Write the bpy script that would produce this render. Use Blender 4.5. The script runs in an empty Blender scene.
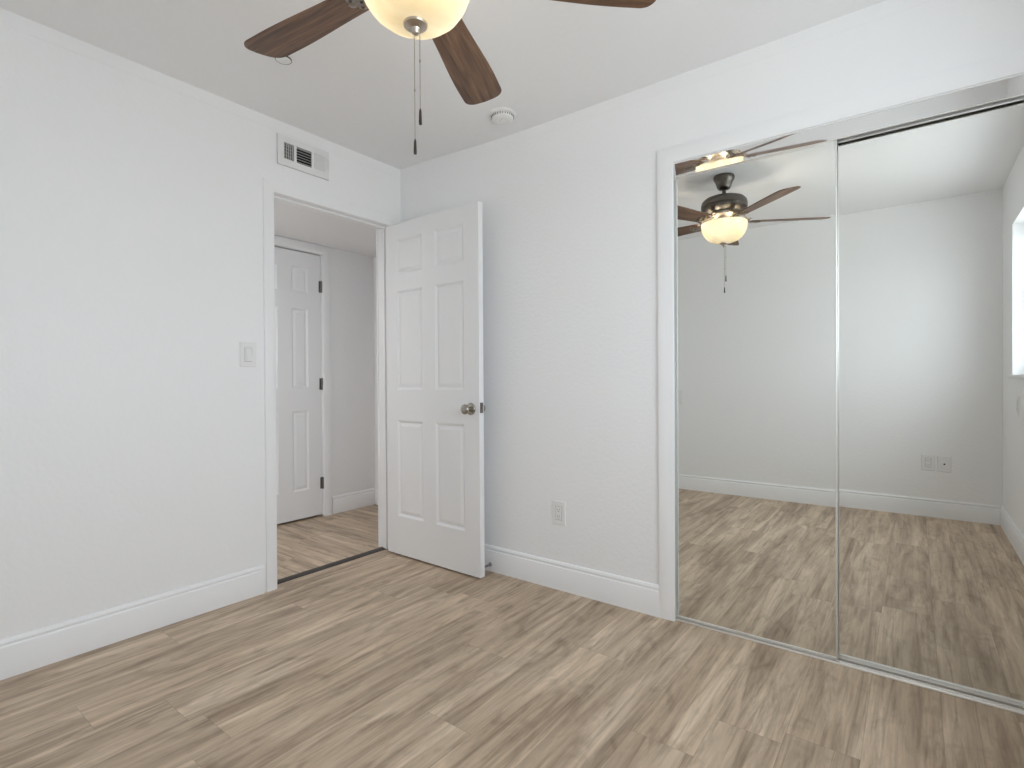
import bpy, bmesh, math
from mathutils import Vector, Matrix

S = bpy.context.scene
COL = S.collection

# ------------------------------------------------------------------ camera
F_PX, YAW, PITCH, ROLL = 530.56, math.radians(37.19), math.radians(-0.36), math.radians(-0.354)
CAM = Vector((2.6475, -2.3111, 1.0723))
cd = bpy.data.cameras.new('camera')
cd.sensor_fit = 'HORIZONTAL'
cd.sensor_width = 36.0
cd.lens = F_PX / 1024 * 36.0
cd.clip_start = 0.02
cam = bpy.data.objects.new('camera', cd)
COL.objects.link(cam)
fwd = Vector((-math.sin(YAW) * math.cos(PITCH), math.cos(YAW) * math.cos(PITCH), math.sin(PITCH)))
rgt = Vector((math.cos(YAW), math.sin(YAW), 0))
up = rgt.cross(fwd)
r2 = rgt * math.cos(ROLL) + up * math.sin(ROLL)
u2 = up * math.cos(ROLL) - rgt * math.sin(ROLL)
m = Matrix((r2, u2, -fwd)).transposed().to_4x4()
m.translation = CAM
cam.matrix_world = m
S.camera = cam

# ------------------------------------------------------------------ world, lights, exposure
S.view_settings.view_transform = 'Standard'
S.view_settings.look = 'None'
S.view_settings.gamma = 1
S.view_settings.use_curve_mapping = False
S.view_settings.exposure = 0.0
S.cycles.max_bounces = 16
S.cycles.diffuse_bounces = 8
S.cycles.glossy_bounces = 6
S.cycles.transparent_max_bounces = 12

W_SKY = 7.9
w = bpy.data.worlds.new('overcast_sky')
S.world = w
w.use_nodes = True
bg = w.node_tree.nodes['Background']
bg.inputs[0].default_value = (0.90, 0.95, 1.02, 1)
bg.inputs[1].default_value = W_SKY
wt = w.node_tree
wtc = wt.nodes.new('ShaderNodeTexCoord')
wsp = wt.nodes.new('ShaderNodeSeparateXYZ')
wrp = wt.nodes.new('ShaderNodeValToRGB')
wt.links.new(wtc.outputs['Generated'], wsp.inputs[0])
wmr = wt.nodes.new('ShaderNodeMapRange')
wmr.inputs[1].default_value = -1
wt.links.new(wsp.outputs[2], wmr.inputs[0])
wt.links.new(wmr.outputs[0], wrp.inputs[0])
wrp.color_ramp.elements[0].position = 0.47
wrp.color_ramp.elements[0].color = (0.66, 0.69, 0.73, 1)      # pale ground
wrp.color_ramp.elements[1].position = 0.52
wrp.color_ramp.elements[1].color = (0.905, 0.955, 1.055, 1)      # bright overcast
wt.links.new(wrp.outputs[0], bg.inputs[0])

# room numbers (metres): x=0 door wall, y=0 closet wall, x=RW window wall, y=-RD rear wall
RW, RD, RH = 3.157, 2.8135, 2.44
HX, HEND, HZ = -1.12, 0.66, 2.158       # hall: far wall, end wall, ceiling height
WT = 0.115                              # wall thickness
WIN_Y0, WIN_Y1, WIN_Z0, WIN_Z1 = -2.33, -0.45, 1.09, 2.07


def add_light(name, kind, loc, energy, color, **kw):
    d = bpy.data.lights.new(name, kind)
    d.energy = energy
    d.color = color
    for k, v in kw.items():
        if k not in ('rot', 'portal'):
            setattr(d, k, v)
    o = bpy.data.objects.new(name, d)
    o.location = loc
    if 'rot' in kw:
        o.rotation_euler = kw['rot']
    if kw.get('portal'):
        d.cycles.is_portal = True
    COL.objects.link(o)
    return o


# sky portal in the window opening, light pours towards -x
add_light('window_portal', 'AREA', (RW + 0.135, (WIN_Y0 + WIN_Y1) / 2, (WIN_Z0 + WIN_Z1) / 2), 1, (1, 1, 1),
          shape='RECTANGLE', size=WIN_Z1 - WIN_Z0, size_y=WIN_Y1 - WIN_Y0, rot=(0, math.radians(90), 0), portal=True)
# photographer's flash at the camera
#add_light('camera_flash', 'POINT', tuple(CAM), 22, (1.0, 1.0, 1.0), shadow_soft_size=0.0)
# added fill light for the hall, no fixture, out of view left of doorway
add_light('hall_fill', 'AREA', (-0.62, -1.5, 2.10), 8.0, (0.97, 0.99, 1.0), shape='DISK', size=0.35)

# ------------------------------------------------------------------ materials
MATS = {}


def lin(c):
    return tuple(((v / 255) / 12.92 if v / 255 <= 0.04045 else ((v / 255 + 0.055) / 1.055) ** 2.4) for v in c) + (1,)


def new_mat(name):
    mt = bpy.data.materials.new(name)
    mt.use_nodes = True
    nt = mt.node_tree
    return mt, nt, nt.nodes['Principled BSDF']


def simple(name, col, rough=0.5, metal=0.0, spec=None, bump=None, coat=0.0):
    mt, nt, b = new_mat(name)
    b.inputs['Base Color'].default_value = col if len(col) == 4 else tuple(col) + (1,)
    b.inputs['Roughness'].default_value = rough
    b.inputs['Metallic'].default_value = metal
    if spec is not None:
        b.inputs['Specular IOR Level'].default_value = spec
    if coat:
        b.inputs['Coat Weight'].default_value = coat
    tc = nt.nodes.new('ShaderNodeTexCoord')
    no = nt.nodes.new('ShaderNodeTexNoise')
    sc, st, di = bump if bump else (40, 0.02, 0.001)
    no.inputs['Scale'].default_value = sc
    no.inputs['Detail'].default_value = 3
    nt.links.new(tc.outputs['Object'], no.inputs['Vector'])
    bp = nt.nodes.new('ShaderNodeBump')
    bp.inputs['Strength'].default_value = st
    bp.inputs['Distance'].default_value = di
    nt.links.new(no.outputs['Fac'], bp.inputs['Height'])
    nt.links.new(bp.outputs['Normal'], b.inputs['Normal'])
    MATS[name] = mt
    return mt


simple('wall_paint', (0.920, 0.922, 0.930), 0.6, bump=(55, 0.35, 0.004))
simple('ceiling_paint', (0.905, 0.905, 0.910), 0.8, bump=(30, 0.35, 0.006))
simple('trim_paint', (0.92, 0.922, 0.93), 0.35, bump=(14, 0.05, 0.002))
simple('door_paint', (0.87, 0.872, 0.88), 0.38, bump=(90, 0.06, 0.001))
simple('white_plastic', (0.86, 0.86, 0.85), 0.35)
simple('almond_plastic', (0.80, 0.785, 0.74), 0.4)
simple('slot_dark', (0.02, 0.02, 0.02), 0.8)
simple('gap_grey', (0.30, 0.30, 0.30), 0.8)
simple('duct_dark', (0.035, 0.035, 0.037), 0.9)
simple('vent_metal', (0.83, 0.83, 0.83), 0.4)
simple('aluminium', (0.80, 0.775, 0.73), 0.28, 1.0)
simple('bright_aluminium', (0.86, 0.85, 0.82), 0.5, 0.6)
simple('dull_aluminium', (0.62, 0.62, 0.60), 0.38, 1.0)
simple('satin_nickel', (0.40, 0.38, 0.33), 0.25, 1.0)
simple('hinge_steel', (0.22, 0.21, 0.20), 0.4, 1.0)
simple('fan_metal', (0.15, 0.135, 0.12), 0.38, 1.0)
simple('bright_fan_metal', (0.55, 0.48, 0.40), 0.3, 1.0)
simple('bracket_metal', (0.34, 0.29, 0.24), 0.33, 1.0)
simple('chain_metal', (0.45, 0.41, 0.34), 0.35, 1.0)
simple('fob_bronze', (0.06, 0.045, 0.035), 0.4, 0.6)
simple('threshold_dark', (0.045, 0.038, 0.032), 0.5)
simple('closet_dark', (0.05, 0.05, 0.05), 0.9)
simple('rubber_white', (0.75, 0.75, 0.74), 0.6)
simple('spring_steel', (0.4, 0.4, 0.42), 0.35, 1.0)
simple('window_vinyl', (0.85, 0.86, 0.87), 0.4)


def mirror_mat(name, col, rough):
    mt = bpy.data.materials.new(name)
    mt.use_nodes = True
    nt = mt.node_tree
    nt.nodes.remove(nt.nodes['Principled BSDF'])
    g = nt.nodes.new('ShaderNodeBsdfGlossy')
    g.inputs['Color'].default_value = col + (1,)
    g.inputs['Roughness'].default_value = rough
    nt.links.new(g.outputs[0], nt.nodes['Material Output'].inputs['Surface'])
    MATS[name] = mt


mirror_mat('mirror_glass', (0.83, 0.84, 0.815), 0.0)
mirror_mat('polished_fascia', (0.86, 0.86, 0.85), 0.03)


def glass_mat():
    mt = bpy.data.materials.new('window_glass')
    mt.use_nodes = True
    nt = mt.node_tree
    nt.nodes.remove(nt.nodes['Principled BSDF'])
    t = nt.nodes.new('ShaderNodeBsdfTransparent')
    t.inputs[0].default_value = (0.94, 0.96, 0.95, 1)
    g = nt.nodes.new('ShaderNodeBsdfGlossy')
    g.inputs['Roughness'].default_value = 0.0
    lw = nt.nodes.new('ShaderNodeLayerWeight')
    lw.inputs['Blend'].default_value = 0.5
    pw5 = nt.nodes.new('ShaderNodeMath')
    pw5.operation = 'POWER'
    pw5.inputs[1].default_value = 5
    nt.links.new(lw.outputs['Facing'], pw5.inputs[0])
    f = nt.nodes.new('ShaderNodeMath')
    f.operation = 'MULTIPLY_ADD'
    f.inputs[1].default_value = 0.96
    f.inputs[2].default_value = 0.04
    nt.links.new(pw5.outputs[0], f.inputs[0])
    mx = nt.nodes.new('ShaderNodeMixShader')
    nt.links.new(f.outputs[0], mx.inputs[0])
    nt.links.new(t.outputs[0], mx.inputs[1])
    nt.links.new(g.outputs[0], mx.inputs[2])
    nt.links.new(mx.outputs[0], nt.nodes['Material Output'].inputs['Surface'])
    MATS['window_glass'] = mt


glass_mat()


def bowl_mat():
    mt, nt, b = new_mat('alabaster_glass')
    tc = nt.nodes.new('ShaderNodeTexCoord')
    n = nt.nodes.new('ShaderNodeTexNoise')
    n.inputs['Scale'].default_value = 5
    n.inputs['Detail'].default_value = 4
    n.inputs['Distortion'].default_value = 1.2
    nt.links.new(tc.outputs['Object'], n.inputs['Vector'])
    cr = nt.nodes.new('ShaderNodeValToRGB')
    cr.color_ramp.elements[0].position = 0.35
    cr.color_ramp.elements[0].color = (0.77, 0.71, 0.57, 1)
    cr.color_ramp.elements[1].position = 0.65
    cr.color_ramp.elements[1].color = (0.88, 0.86, 0.77, 1)
    nt.links.new(n.outputs['Fac'], cr.inputs[0])
    b.inputs['Roughness'].default_value = 0.15
    nt.links.new(cr.outputs[0], b.inputs['Base Color'])
    nt.links.new(cr.outputs[0], b.inputs['Emission Color'])
    b.inputs['Emission Strength'].default_value = 0.42
    tr = nt.nodes.new('ShaderNodeBsdfTranslucent')
    nt.links.new(cr.outputs[0], tr.inputs['Color'])
    mx = nt.nodes.new('ShaderNodeMixShader')
    mx.inputs[0].default_value = 0.72
    nt.links.new(b.outputs[0], mx.inputs[1])
    nt.links.new(tr.outputs[0], mx.inputs[2])
    nt.links.new(mx.outputs[0], nt.nodes['Material Output'].inputs['Surface'])
    MATS['alabaster_glass'] = mt


bowl_mat()


def math_node(nt, op, a, b=None, c=None):
    n = nt.nodes.new('ShaderNodeMath')
    n.operation = op
    for i, v in enumerate((a, b, c)):
        if v is None:
            continue
        if isinstance(v, (int, float)):
            n.inputs[i].default_value = v
        else:
            nt.links.new(v, n.inputs[i])
    return n.outputs[0]


def mixc(nt, fac, a, b, mode='MIX'):
    n = nt.nodes.new('ShaderNodeMix')
    n.data_type = 'RGBA'
    n.blend_type = mode
    for k, v in ((0, fac), (6, a), (7, b)):
        if isinstance(v, (int, float)):
            n.inputs[k].default_value = v
        elif isinstance(v, tuple):
            n.inputs[k].default_value = v
        else:
            nt.links.new(v, n.inputs[k])
    return n.outputs[2]


def ramp(nt, src, stops):
    n = nt.nodes.new('ShaderNodeValToRGB')
    e = n.color_ramp.elements
    while len(e) < len(stops):
        e.new(0.5)
    for i, (p, c) in enumerate(stops):
        e[i].position = p
        e[i].color = c if len(c) == 4 else tuple(c) + (1,)
    nt.links.new(src, n.inputs[0])
    return n.outputs[0]


def plank_mat(name, x0=0.055, pw=0.19, pl=1.22, a=0.0, b=0.0, c=0.0):
    """vinyl planks that run along local y"""
    mt, nt, bs = new_mat(name)
    tc = nt.nodes.new('ShaderNodeTexCoord')
    sp = nt.nodes.new('ShaderNodeSeparateXYZ')
    nt.links.new(tc.outputs['Object'], sp.inputs[0])
    X, Y = sp.outputs[0], sp.outputs[1]
    u = math_node(nt, 'DIVIDE', math_node(nt, 'SUBTRACT', X, x0), pw)
    row = math_node(nt, 'FLOOR', u)
    fu = math_node(nt, 'FRACT', u)
    off = math_node(nt, 'FRACT', math_node(nt, 'ADD', math_node(nt, 'MULTIPLY', row, math_node(nt, 'MULTIPLY_ADD', row, c, a)), b))
    v = math_node(nt, 'ADD', math_node(nt, 'DIVIDE', Y, pl), off)
    colm = math_node(nt, 'FLOOR', v)
    fv = math_node(nt, 'FRACT', v)
    cb = nt.nodes.new('ShaderNodeCombineXYZ')
    nt.links.new(row, cb.inputs[0])
    nt.links.new(colm, cb.inputs[1])
    wn = nt.nodes.new('ShaderNodeTexWhiteNoise')
    wn.noise_dimensions = '2D'
    nt.links.new(cb.outputs[0], wn.inputs['Vector'])
    pid = wn.outputs['Value']

    def noise(sx, sy, detail, rough, dist, wmul, seed=0.0):
        c = nt.nodes.new('ShaderNodeCombineXYZ')
        nt.links.new(math_node(nt, 'MULTIPLY', X, sx), c.inputs[0])
        nt.links.new(math_node(nt, 'MULTIPLY', Y, sy), c.inputs[1])
        n = nt.nodes.new('ShaderNodeTexNoise')
        n.noise_dimensions = '4D'
        n.inputs['Scale'].default_value = 1
        n.inputs['Detail'].default_value = detail
        n.inputs['Roughness'].default_value = rough
        n.inputs['Distortion'].default_value = dist
        nt.links.new(c.outputs[0], n.inputs['Vector'])
        nt.links.new(math_node(nt, 'MULTIPLY_ADD', pid, wmul, seed), n.inputs['W'])
        return n.outputs['Fac']

    broad = noise(9, 0.9, 4, 0.55, 1.6, 37)
    grain = noise(26, 1.6, 7, 0.66, 1.6, 53, 3.0)
    fine = noise(160, 5, 3, 0.6, 0.3, 71, 7.0)
    cross = noise(60, 16, 3, 0.6, 1.5, 29, 11.0)
    blot = noise(10, 5, 2, 0.5, 1.5, 19, 5.0)
    base = ramp(nt, broad, [(0.28, lin((156, 135, 114))), (0.42, lin((183, 162, 139))), (0.56, lin((204, 183, 159))), (0.74, lin((234, 215, 192)))])
    g = ramp(nt, grain, [(0.28, (0.46, 0.43, 0.40)), (0.42, (0.80, 0.78, 0.76)), (0.50, (1.0, 1.0, 1.0)), (0.66, (1.12, 1.12, 1.12))])
    c1 = mixc(nt, 0.85, base, g, 'MULTIPLY')
    f = ramp(nt, fine, [(0.3, (0.86, 0.85, 0.84)), (0.6, (1.03, 1.03, 1.03))])
    c2 = mixc(nt, 0.6, c1, f, 'MULTIPLY')
    bl = ramp(nt, blot, [(0.30, (0.74, 0.72, 0.70)), (0.46, (1, 1, 1)), (0.64, (1.0, 1.0, 1.0)), (0.76, (1.14, 1.14, 1.14))])
    c3 = mixc(nt, 0.8, c2, bl, 'MULTIPLY')
    cr = ramp(nt, cross, [(0.3, (0.84, 0.83, 0.82)), (0.5, (1, 1, 1))])
    c3 = mixc(nt, 0.5, c3, cr, 'MULTIPLY')
    tint = ramp(nt, pid, [(0.0, (0.93, 0.925, 0.92)), (0.5, (0.99, 0.99, 0.99)), (1.0, (1.05, 1.045, 1.035))])
    c4 = mixc(nt, 1.0, c3, tint, 'MULTIPLY')
    # seams
    du = math_node(nt, 'MULTIPLY', math_node(nt, 'MINIMUM', fu, math_node(nt, 'SUBTRACT', 1.0, fu)), pw)
    dv = math_node(nt, 'MULTIPLY', math_node(nt, 'MINIMUM', fv, math_node(nt, 'SUBTRACT', 1.0, fv)), pl)
    d = math_node(nt, 'MINIMUM', du, dv)
    seam = math_node(nt, 'LESS_THAN', d, 0.0009)
    c5 = mixc(nt, math_node(nt, 'MULTIPLY', seam, 0.30), c4, lin((88, 74, 60)))
    nt.links.new(c5, bs.inputs['Base Color'])
    rr = nt.nodes.new('ShaderNodeMapRange')
    nt.links.new(grain, rr.inputs[0])
    rr.inputs[3].default_value = 0.50
    rr.inputs[4].default_value = 0.38
    nt.links.new(rr.outputs[0], bs.inputs['Roughness'])
    bs.inputs['Specular IOR Level'].default_value = 0.4
    bp = nt.nodes.new('ShaderNodeBump')
    bp.inputs['Strength'].default_value = 0.25
    bp.inputs['Distance'].default_value = 0.001
    h = math_node(nt, 'SUBTRACT', grain, math_node(nt, 'MULTIPLY', seam, 0.8))
    nt.links.new(h, bp.inputs['Height'])
    nt.links.new(bp.outputs['Normal'], bs.inputs['Normal'])
    MATS[name] = mt


plank_mat('plank_floor', a=0.5335, b=0.1557, c=0.0617)
plank_mat('plank_floor_hall', x0=0.03, a=0.377, b=0.21)


def blade_mat():
    """walnut veneer, grain along local x"""
    mt, nt, bs = new_mat('walnut_veneer')
    tc = nt.nodes.new('ShaderNodeTexCoord')
    mp = nt.nodes.new('ShaderNodeMapping')
    mp.inputs['Scale'].default_value = (3.0, 42.0, 10.0)
    nt.links.new(tc.outputs['Object'], mp.inputs['Vector'])
    oi = nt.nodes.new('ShaderNodeObjectInfo')

    def noise(scale, det, dist):
        n = nt.nodes.new('ShaderNodeTexNoise')
        n.noise_dimensions = '4D'
        n.inputs['Scale'].default_value = scale
        n.inputs['Detail'].default_value = det
        n.inputs['Distortion'].default_value = dist
        nt.links.new(mp.outputs[0], n.inputs['Vector'])
        nt.links.new(math_node(nt, 'MULTIPLY', oi.outputs['Random'], 31.0), n.inputs['W'])
        return n.outputs['Fac']
    a = ramp(nt, noise(1.0, 5, 1.0), [(0.3, lin((80, 57, 42))), (0.5, lin((118, 88, 66))), (0.7, lin((146, 114, 88)))])
    b = ramp(nt, noise(4.0, 3, 0.5), [(0.35, (0.75, 0.73, 0.72)), (0.6, (1.05, 1.05, 1.05))])
    nt.links.new(mixc(nt, 0.8, a, b, 'MULTIPLY'), bs.inputs['Base Color'])
    bs.inputs['Roughness'].default_value = 0.45
    MATS['walnut_veneer'] = mt


blade_mat()

# ------------------------------------------------------------------ mesh helpers


def link_mesh(name, bm, mat, parent=None, loc=None, smooth=None):
    bmesh.ops.recalc_face_normals(bm, faces=bm.faces)
    me = bpy.data.meshes.new(name)
    bm.to_mesh(me)
    bm.free()
    me.materials.append(MATS[mat])
    if smooth is not None:
        me.polygons.foreach_set('use_smooth', [True] * len(me.polygons))
        me.set_sharp_from_angle(angle=math.radians(smooth))
    o = bpy.data.objects.new(name, me)
    COL.objects.link(o)
    if parent is not None:
        o.parent = parent
    if loc is not None:
        o.location = loc
    return o


def tag(o, label=None, cat=None, group=None, kind=None):
    if label:
        o['label'] = label
    if cat:
        o['category'] = cat
    if group:
        o['group'] = group
    if kind:
        o['kind'] = kind
    return o


def struct(o, label, cat):
    return tag(o, label, cat, kind='structure')


def thing(name, loc, label, cat, group=None, rz=0.0, kind=None):
    o = bpy.data.objects.new(name, None)
    o.empty_display_size = 0.05
    o.location = loc
    o.rotation_euler = (0, 0, rz)
    COL.objects.link(o)
    return tag(o, label, cat, group, kind)


def add_box(bm, lo, hi, bevel=0.0, seg=2):
    x0, y0, z0 = lo
    x1, y1, z1 = hi
    vs = [bm.verts.new(p) for p in ((x0, y0, z0), (x1, y0, z0), (x1, y1, z0), (x0, y1, z0),
                                    (x0, y0, z1), (x1, y0, z1), (x1, y1, z1), (x0, y1, z1))]
    fs = [bm.faces.new([vs[i] for i in q]) for q in ((0, 3, 2, 1), (4, 5, 6, 7), (0, 1, 5, 4), (1, 2, 6, 5), (2, 3, 7, 6), (3, 0, 4, 7))]
    if bevel > 0:
        es = list({e for f in fs for e in f.edges})
        bmesh.ops.bevel(bm, geom=es, offset=bevel, segments=seg, profile=0.5, affect='EDGES', clamp_overlap=True)
    return bm


def box_bm(lo, hi, bevel=0.0, seg=2):
    return add_box(bmesh.new(), lo, hi, bevel, seg)


def add_lathe(bm, prof, n=48, mat=None):
    """prof: list of (r, z); closed onto the axis where r == 0"""
    rings = []
    for r, z in prof:
        if r < 1e-6:
            rings.append([bm.verts.new((0, 0, z))])
        else:
            rings.append([bm.verts.new((r * math.cos(2 * math.pi * i / n), r * math.sin(2 * math.pi * i / n), z)) for i in range(n)])
    made = [v for rg in rings for v in rg]
    for a, b in zip(rings, rings[1:]):
        for i in range(n):
            j = (i + 1) % n
            if len(a) == 1 and len(b) == 1:
                continue
            if len(a) == 1:
                bm.faces.new((a[0], b[i], b[j]))
            elif len(b) == 1:
                bm.faces.new((a[i], a[j], b[0]))
            else:
                bm.faces.new((a[i], a[j], b[j], b[i]))
    if mat is not None:
        bmesh.ops.transform(bm, matrix=mat, verts=made)
    return bm


def add_tube(bm, pts, radii, n=10, cap=True):
    pts = [Vector(p) for p in pts]
    if isinstance(radii, (int, float)):
        radii = [radii] * len(pts)
    rings = []
    ref = Vector((0.123, 0.456, 0.88)).normalized()
    for i, p in enumerate(pts):
        d = (pts[min(i + 1, len(pts) - 1)] - pts[max(i - 1, 0)]).normalized()
        a = d.cross(ref)
        if a.length < 1e-3:
            a = d.cross(Vector((1, 0, 0)))
        a.normalize()
        b = d.cross(a)
        rings.append([bm.verts.new(p + (a * math.cos(2 * math.pi * k / n) + b * math.sin(2 * math.pi * k / n)) * radii[i]) for k in range(n)])
    for a, b in zip(rings, rings[1:]):
        for k in range(n):
            bm.faces.new((a[k], a[(k + 1) % n], b[(k + 1) % n], b[k]))
    if cap:
        bm.faces.new(rings[0][::-1])
        bm.faces.new(rings[-1])
    return bm


def sheet_with_holes(us, vs, holes, t, put):
    """solid slab from us[0]..us[-1] x vs[0]..vs[-1], thickness t, rectangular holes; put(u, v, w) gives a point, w in 0..t"""
    bm = bmesh.new()
    us = sorted(set(us) | {h[0] for h in holes} | {h[1] for h in holes})
    vs = sorted(set(vs) | {h[2] for h in holes} | {h[3] for h in holes})
    U, V = len(us) - 1, len(vs) - 1

    def solid(i, j):
        if i < 0 or j < 0 or i >= U or j >= V:
            return False
        cu, cv = (us[i] + us[i + 1]) / 2, (vs[j] + vs[j + 1]) / 2
        return not any(h[0] < cu < h[1] and h[2] < cv < h[3] for h in holes)
    vert = {}

    def P(i, j, k):
        key = (i, j, k)
        if key not in vert:
            vert[key] = bm.verts.new(put(us[i], vs[j], k * t))
        return vert[key]
    for i in range(U):
        for j in range(V):
            if not solid(i, j):
                continue
            for k in (0, 1):
                bm.faces.new((P(i, j, k), P(i + 1, j, k), P(i + 1, j + 1, k), P(i, j + 1, k)))
            for di, dj, a, b in ((-1, 0, (i, j), (i, j + 1)), (1, 0, (i + 1, j), (i + 1, j + 1)), (0, -1, (i, j), (i + 1, j)), (0, 1, (i, j + 1), (i + 1, j + 1))):
                if not solid(i + di, j + dj):
                    bm.faces.new((P(*a, 0), P(*b, 0), P(*b, 1), P(*a, 1)))
    return bm


def extrude_profile(prof, a, b, put):
    """prof: closed list of (d, z); runs from a to b; put(s, d, z)"""
    bm = bmesh.new()
    A = [bm.verts.new(put(a, d, z)) for d, z in prof]
    B = [bm.verts.new(put(b, d, z)) for d, z in prof]
    n = len(prof)
    for i in range(n):
        j = (i + 1) % n
        bm.faces.new((A[i], A[j], B[j], B[i]))
    bm.faces.new(A)
    bm.faces.new(B[::-1])
    return bm


BASE_PROF = [(0, 0), (.015, 0), (.015, .112), (.0135, .1155), (.0095, .118), (.0085, .122), (.0110, .1245), (.0115, .130), (.009, .1365), (.005, .1405), (0, .142)]


def casing_bm(u0, u1, top, wd, th, put, base=0.0):
    """mitred U of door casing around the opening u0..u1 up to top; put(u, depth, z)"""
    prof = [(0, 0), (0, th * 0.62), (.003, th * 0.74), (.013, th * 0.80), (.016, th * 0.88), (wd - .006, th), (wd - .001, th * 0.88), (wd, th * 0.7), (wd, 0)]
    bm = bmesh.new()
    rows = []
    for a, d in prof:
        rows.append([bm.verts.new(put(*q)) for q in ((u0 - a, d, base), (u0 - a, d, top + a), (u1 + a, d, top + a), (u1 + a, d, base))])
    for r, s in zip(rows, rows[1:] + rows[:1]):
        for k in range(3):
            bm.faces.new((r[k], r[k + 1], s[k + 1], s[k]))
    bm.faces.new([r[0] for r in rows])
    bm.faces.new([r[3] for r in rows][::-1])
    return bm


# ------------------------------------------------------------------ room shell
DY0, DY1, DZ = -0.866, -0.096, 2.057       # bedroom doorway (y range, head)
VY0, VY1, VZ0, VZ1 = -0.805, -0.552, 2.245, 2.338   # duct hole behind the register
CX0, CX1, CZ = 1.780, 3.020, 2.030         # closet opening

bm = sheet_with_holes([-RD, 0.0], [0, RH], [(DY0 - .02, DY1 + .02, -1, DZ + .02), (VY0, VY1, VZ0, VZ1)], WT, lambda u, v, k: (-k, u, v))
struct(link_mesh('wall_left', bm, 'wall_paint'), 'white textured wall with the open doorway and air vent', 'wall')

bm = sheet_with_holes([-WT, RW], [0, RH], [(CX0 - .001, CX1 + .001, -1, CZ + .001)], WT, lambda u, v, k: (u, k, v))
struct(link_mesh('wall_front', bm, 'wall_paint'), 'white textured wall around the mirrored closet', 'wall')

bm = sheet_with_holes([-RD - WT, WT], [0, RH], [(WIN_Y0, WIN_Y1, WIN_Z0, WIN_Z1)], 0.14, lambda u, v, k: (RW + k, u, v))
struct(link_mesh('wall_right', bm, 'wall_paint'), 'white wall with the window, seen in the mirror', 'wall')

bm = box_bm((-WT, -RD - WT, 0), (RW, -RD, RH))
struct(link_mesh('wall_rear', bm, 'wall_paint'), 'plain white rear wall, seen in the closet mirror', 'wall')

# floor of the bedroom (runs through the doorway to the threshold strip and into the closet)
bm = bmesh.new()
add_box(bm, (-0.045, -RD - WT, -0.04), (RW + 0.14, 0.70, 0.0))
struct(link_mesh('floor', bm, 'plank_floor'), 'taupe wood-look plank floor of the bedroom', 'floor')
hf = link_mesh('floor_hall', box_bm((-2.6, 0.045, -0.04), (HEND + 0.1, 1.35, 0.0)), 'plank_floor_hall')
hf.rotation_euler = (0, 0, math.radians(90))
struct(hf, 'wood-look plank floor of the hall beyond the doorway', 'floor')

# ceiling, dipping a little towards the closet wall
bm = bmesh.new()
NX, NY = 48, 48
vt, vb = [], []


def sm(t):
    t = max(0.0, min(1.0, t))
    return t * t * (3 - 2 * t)


for i in range(NX + 1):
    ra, rb = [], []
    for j in range(NY + 1):
        x = -WT + (RW + WT + 0.14) * i / NX
        y = -RD - WT + (RD + 2 * WT) * j / NY
        z = RH - 0.030 * sm((y + 0.45) / 0.42) * sm((x - 0.05) / 0.9)
        ra.append(bm.verts.new((x, y, z)))
        rb.append(bm.verts.new((x, y, RH + 0.08)))
    vt.append(ra)
    vb.append(rb)
for i in range(NX):
    for j in range(NY):
        bm.faces.new((vt[i][j], vt[i + 1][j], vt[i + 1][j + 1], vt[i][j + 1]))
        bm.faces.new((vb[i][j], vb[i][j + 1], vb[i + 1][j + 1], vb[i + 1][j]))
for i in range(NX):
    bm.faces.new((vt[i][0], vb[i][0], vb[i + 1][0], vt[i + 1][0]))
    bm.faces.new((vt[i][NY], vt[i + 1][NY], vb[i + 1][NY], vb[i][NY]))
for j in range(NY):
    bm.faces.new((vt[0][j], vt[0][j + 1], vb[0][j + 1], vb[0][j]))
    bm.faces.new((vt[NX][j], vb[NX][j], vb[NX][j + 1], vt[NX][j + 1]))
struct(link_mesh('ceiling', bm, 'ceiling_paint', smooth=30), 'white bedroom ceiling', 'ceiling')

# hall shell
HDY0, HDY1, HDZ = -0.468, 0.150, 2.085     # closed door in the hall's far wall
bm = sheet_with_holes([-2.5, HEND + WT], [0, HZ + .1], [(HDY0 - .012, HDY1 + .012, -1, HDZ + .012)], WT, lambda u, v, k: (HX - k, u, v))
struct(link_mesh('wall_hall_far', bm, 'wall_paint'), 'white hall wall with the closed panel door', 'wall')
struct(link_mesh('wall_hall_end', box_bm((HX, HEND, 0), (-WT, HEND + WT, HZ + .1)), 'wall_paint'), 'white wall closing the end of the hall', 'wall')
struct(link_mesh('wall_hall_start', box_bm((HX, -2.5, 0), (-WT, -2.4, HZ + .1)), 'wall_paint'), 'white wall at the near end of the hall', 'wall')
struct(link_mesh('wall_hall_near', box_bm((-WT, WT, 0), (-.01, HEND + WT, HZ + .1)), 'wall_paint'), 'white hall wall behind the bedroom corner', 'wall')
struct(link_mesh('ceiling_hall', box_bm((HX, -2.4, HZ), (-WT, HEND, HZ + .08)), 'ceiling_paint'), 'low grey-white ceiling of the hall', 'ceiling')

# added dark box behind the hall door, blocks sky light at its gaps
bm = bmesh.new()
hx0, hx1 = HX - WT - .5, HX - WT
add_box(bm, (hx0 - .05, HDY0 - .15, -.04), (hx0, HDY1 + .15, 2.3))
add_box(bm, (hx0, HDY0 - .15, -.04), (hx1, HDY0 - .10, 2.3))
add_box(bm, (hx0, HDY1 + .10, -.04), (hx1, HDY1 + .15, 2.3))
add_box(bm, (hx0, HDY0 - .10, 2.25), (hx1, HDY1 + .10, 2.3))
add_box(bm, (hx0, HDY0 - .10, -.04), (hx1 - .12, HDY1 + .10, 0))
struct(link_mesh('hall_light_block', bm, 'closet_dark'), 'added dark box behind the hall door that stops light leaking through', 'wall')

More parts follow.
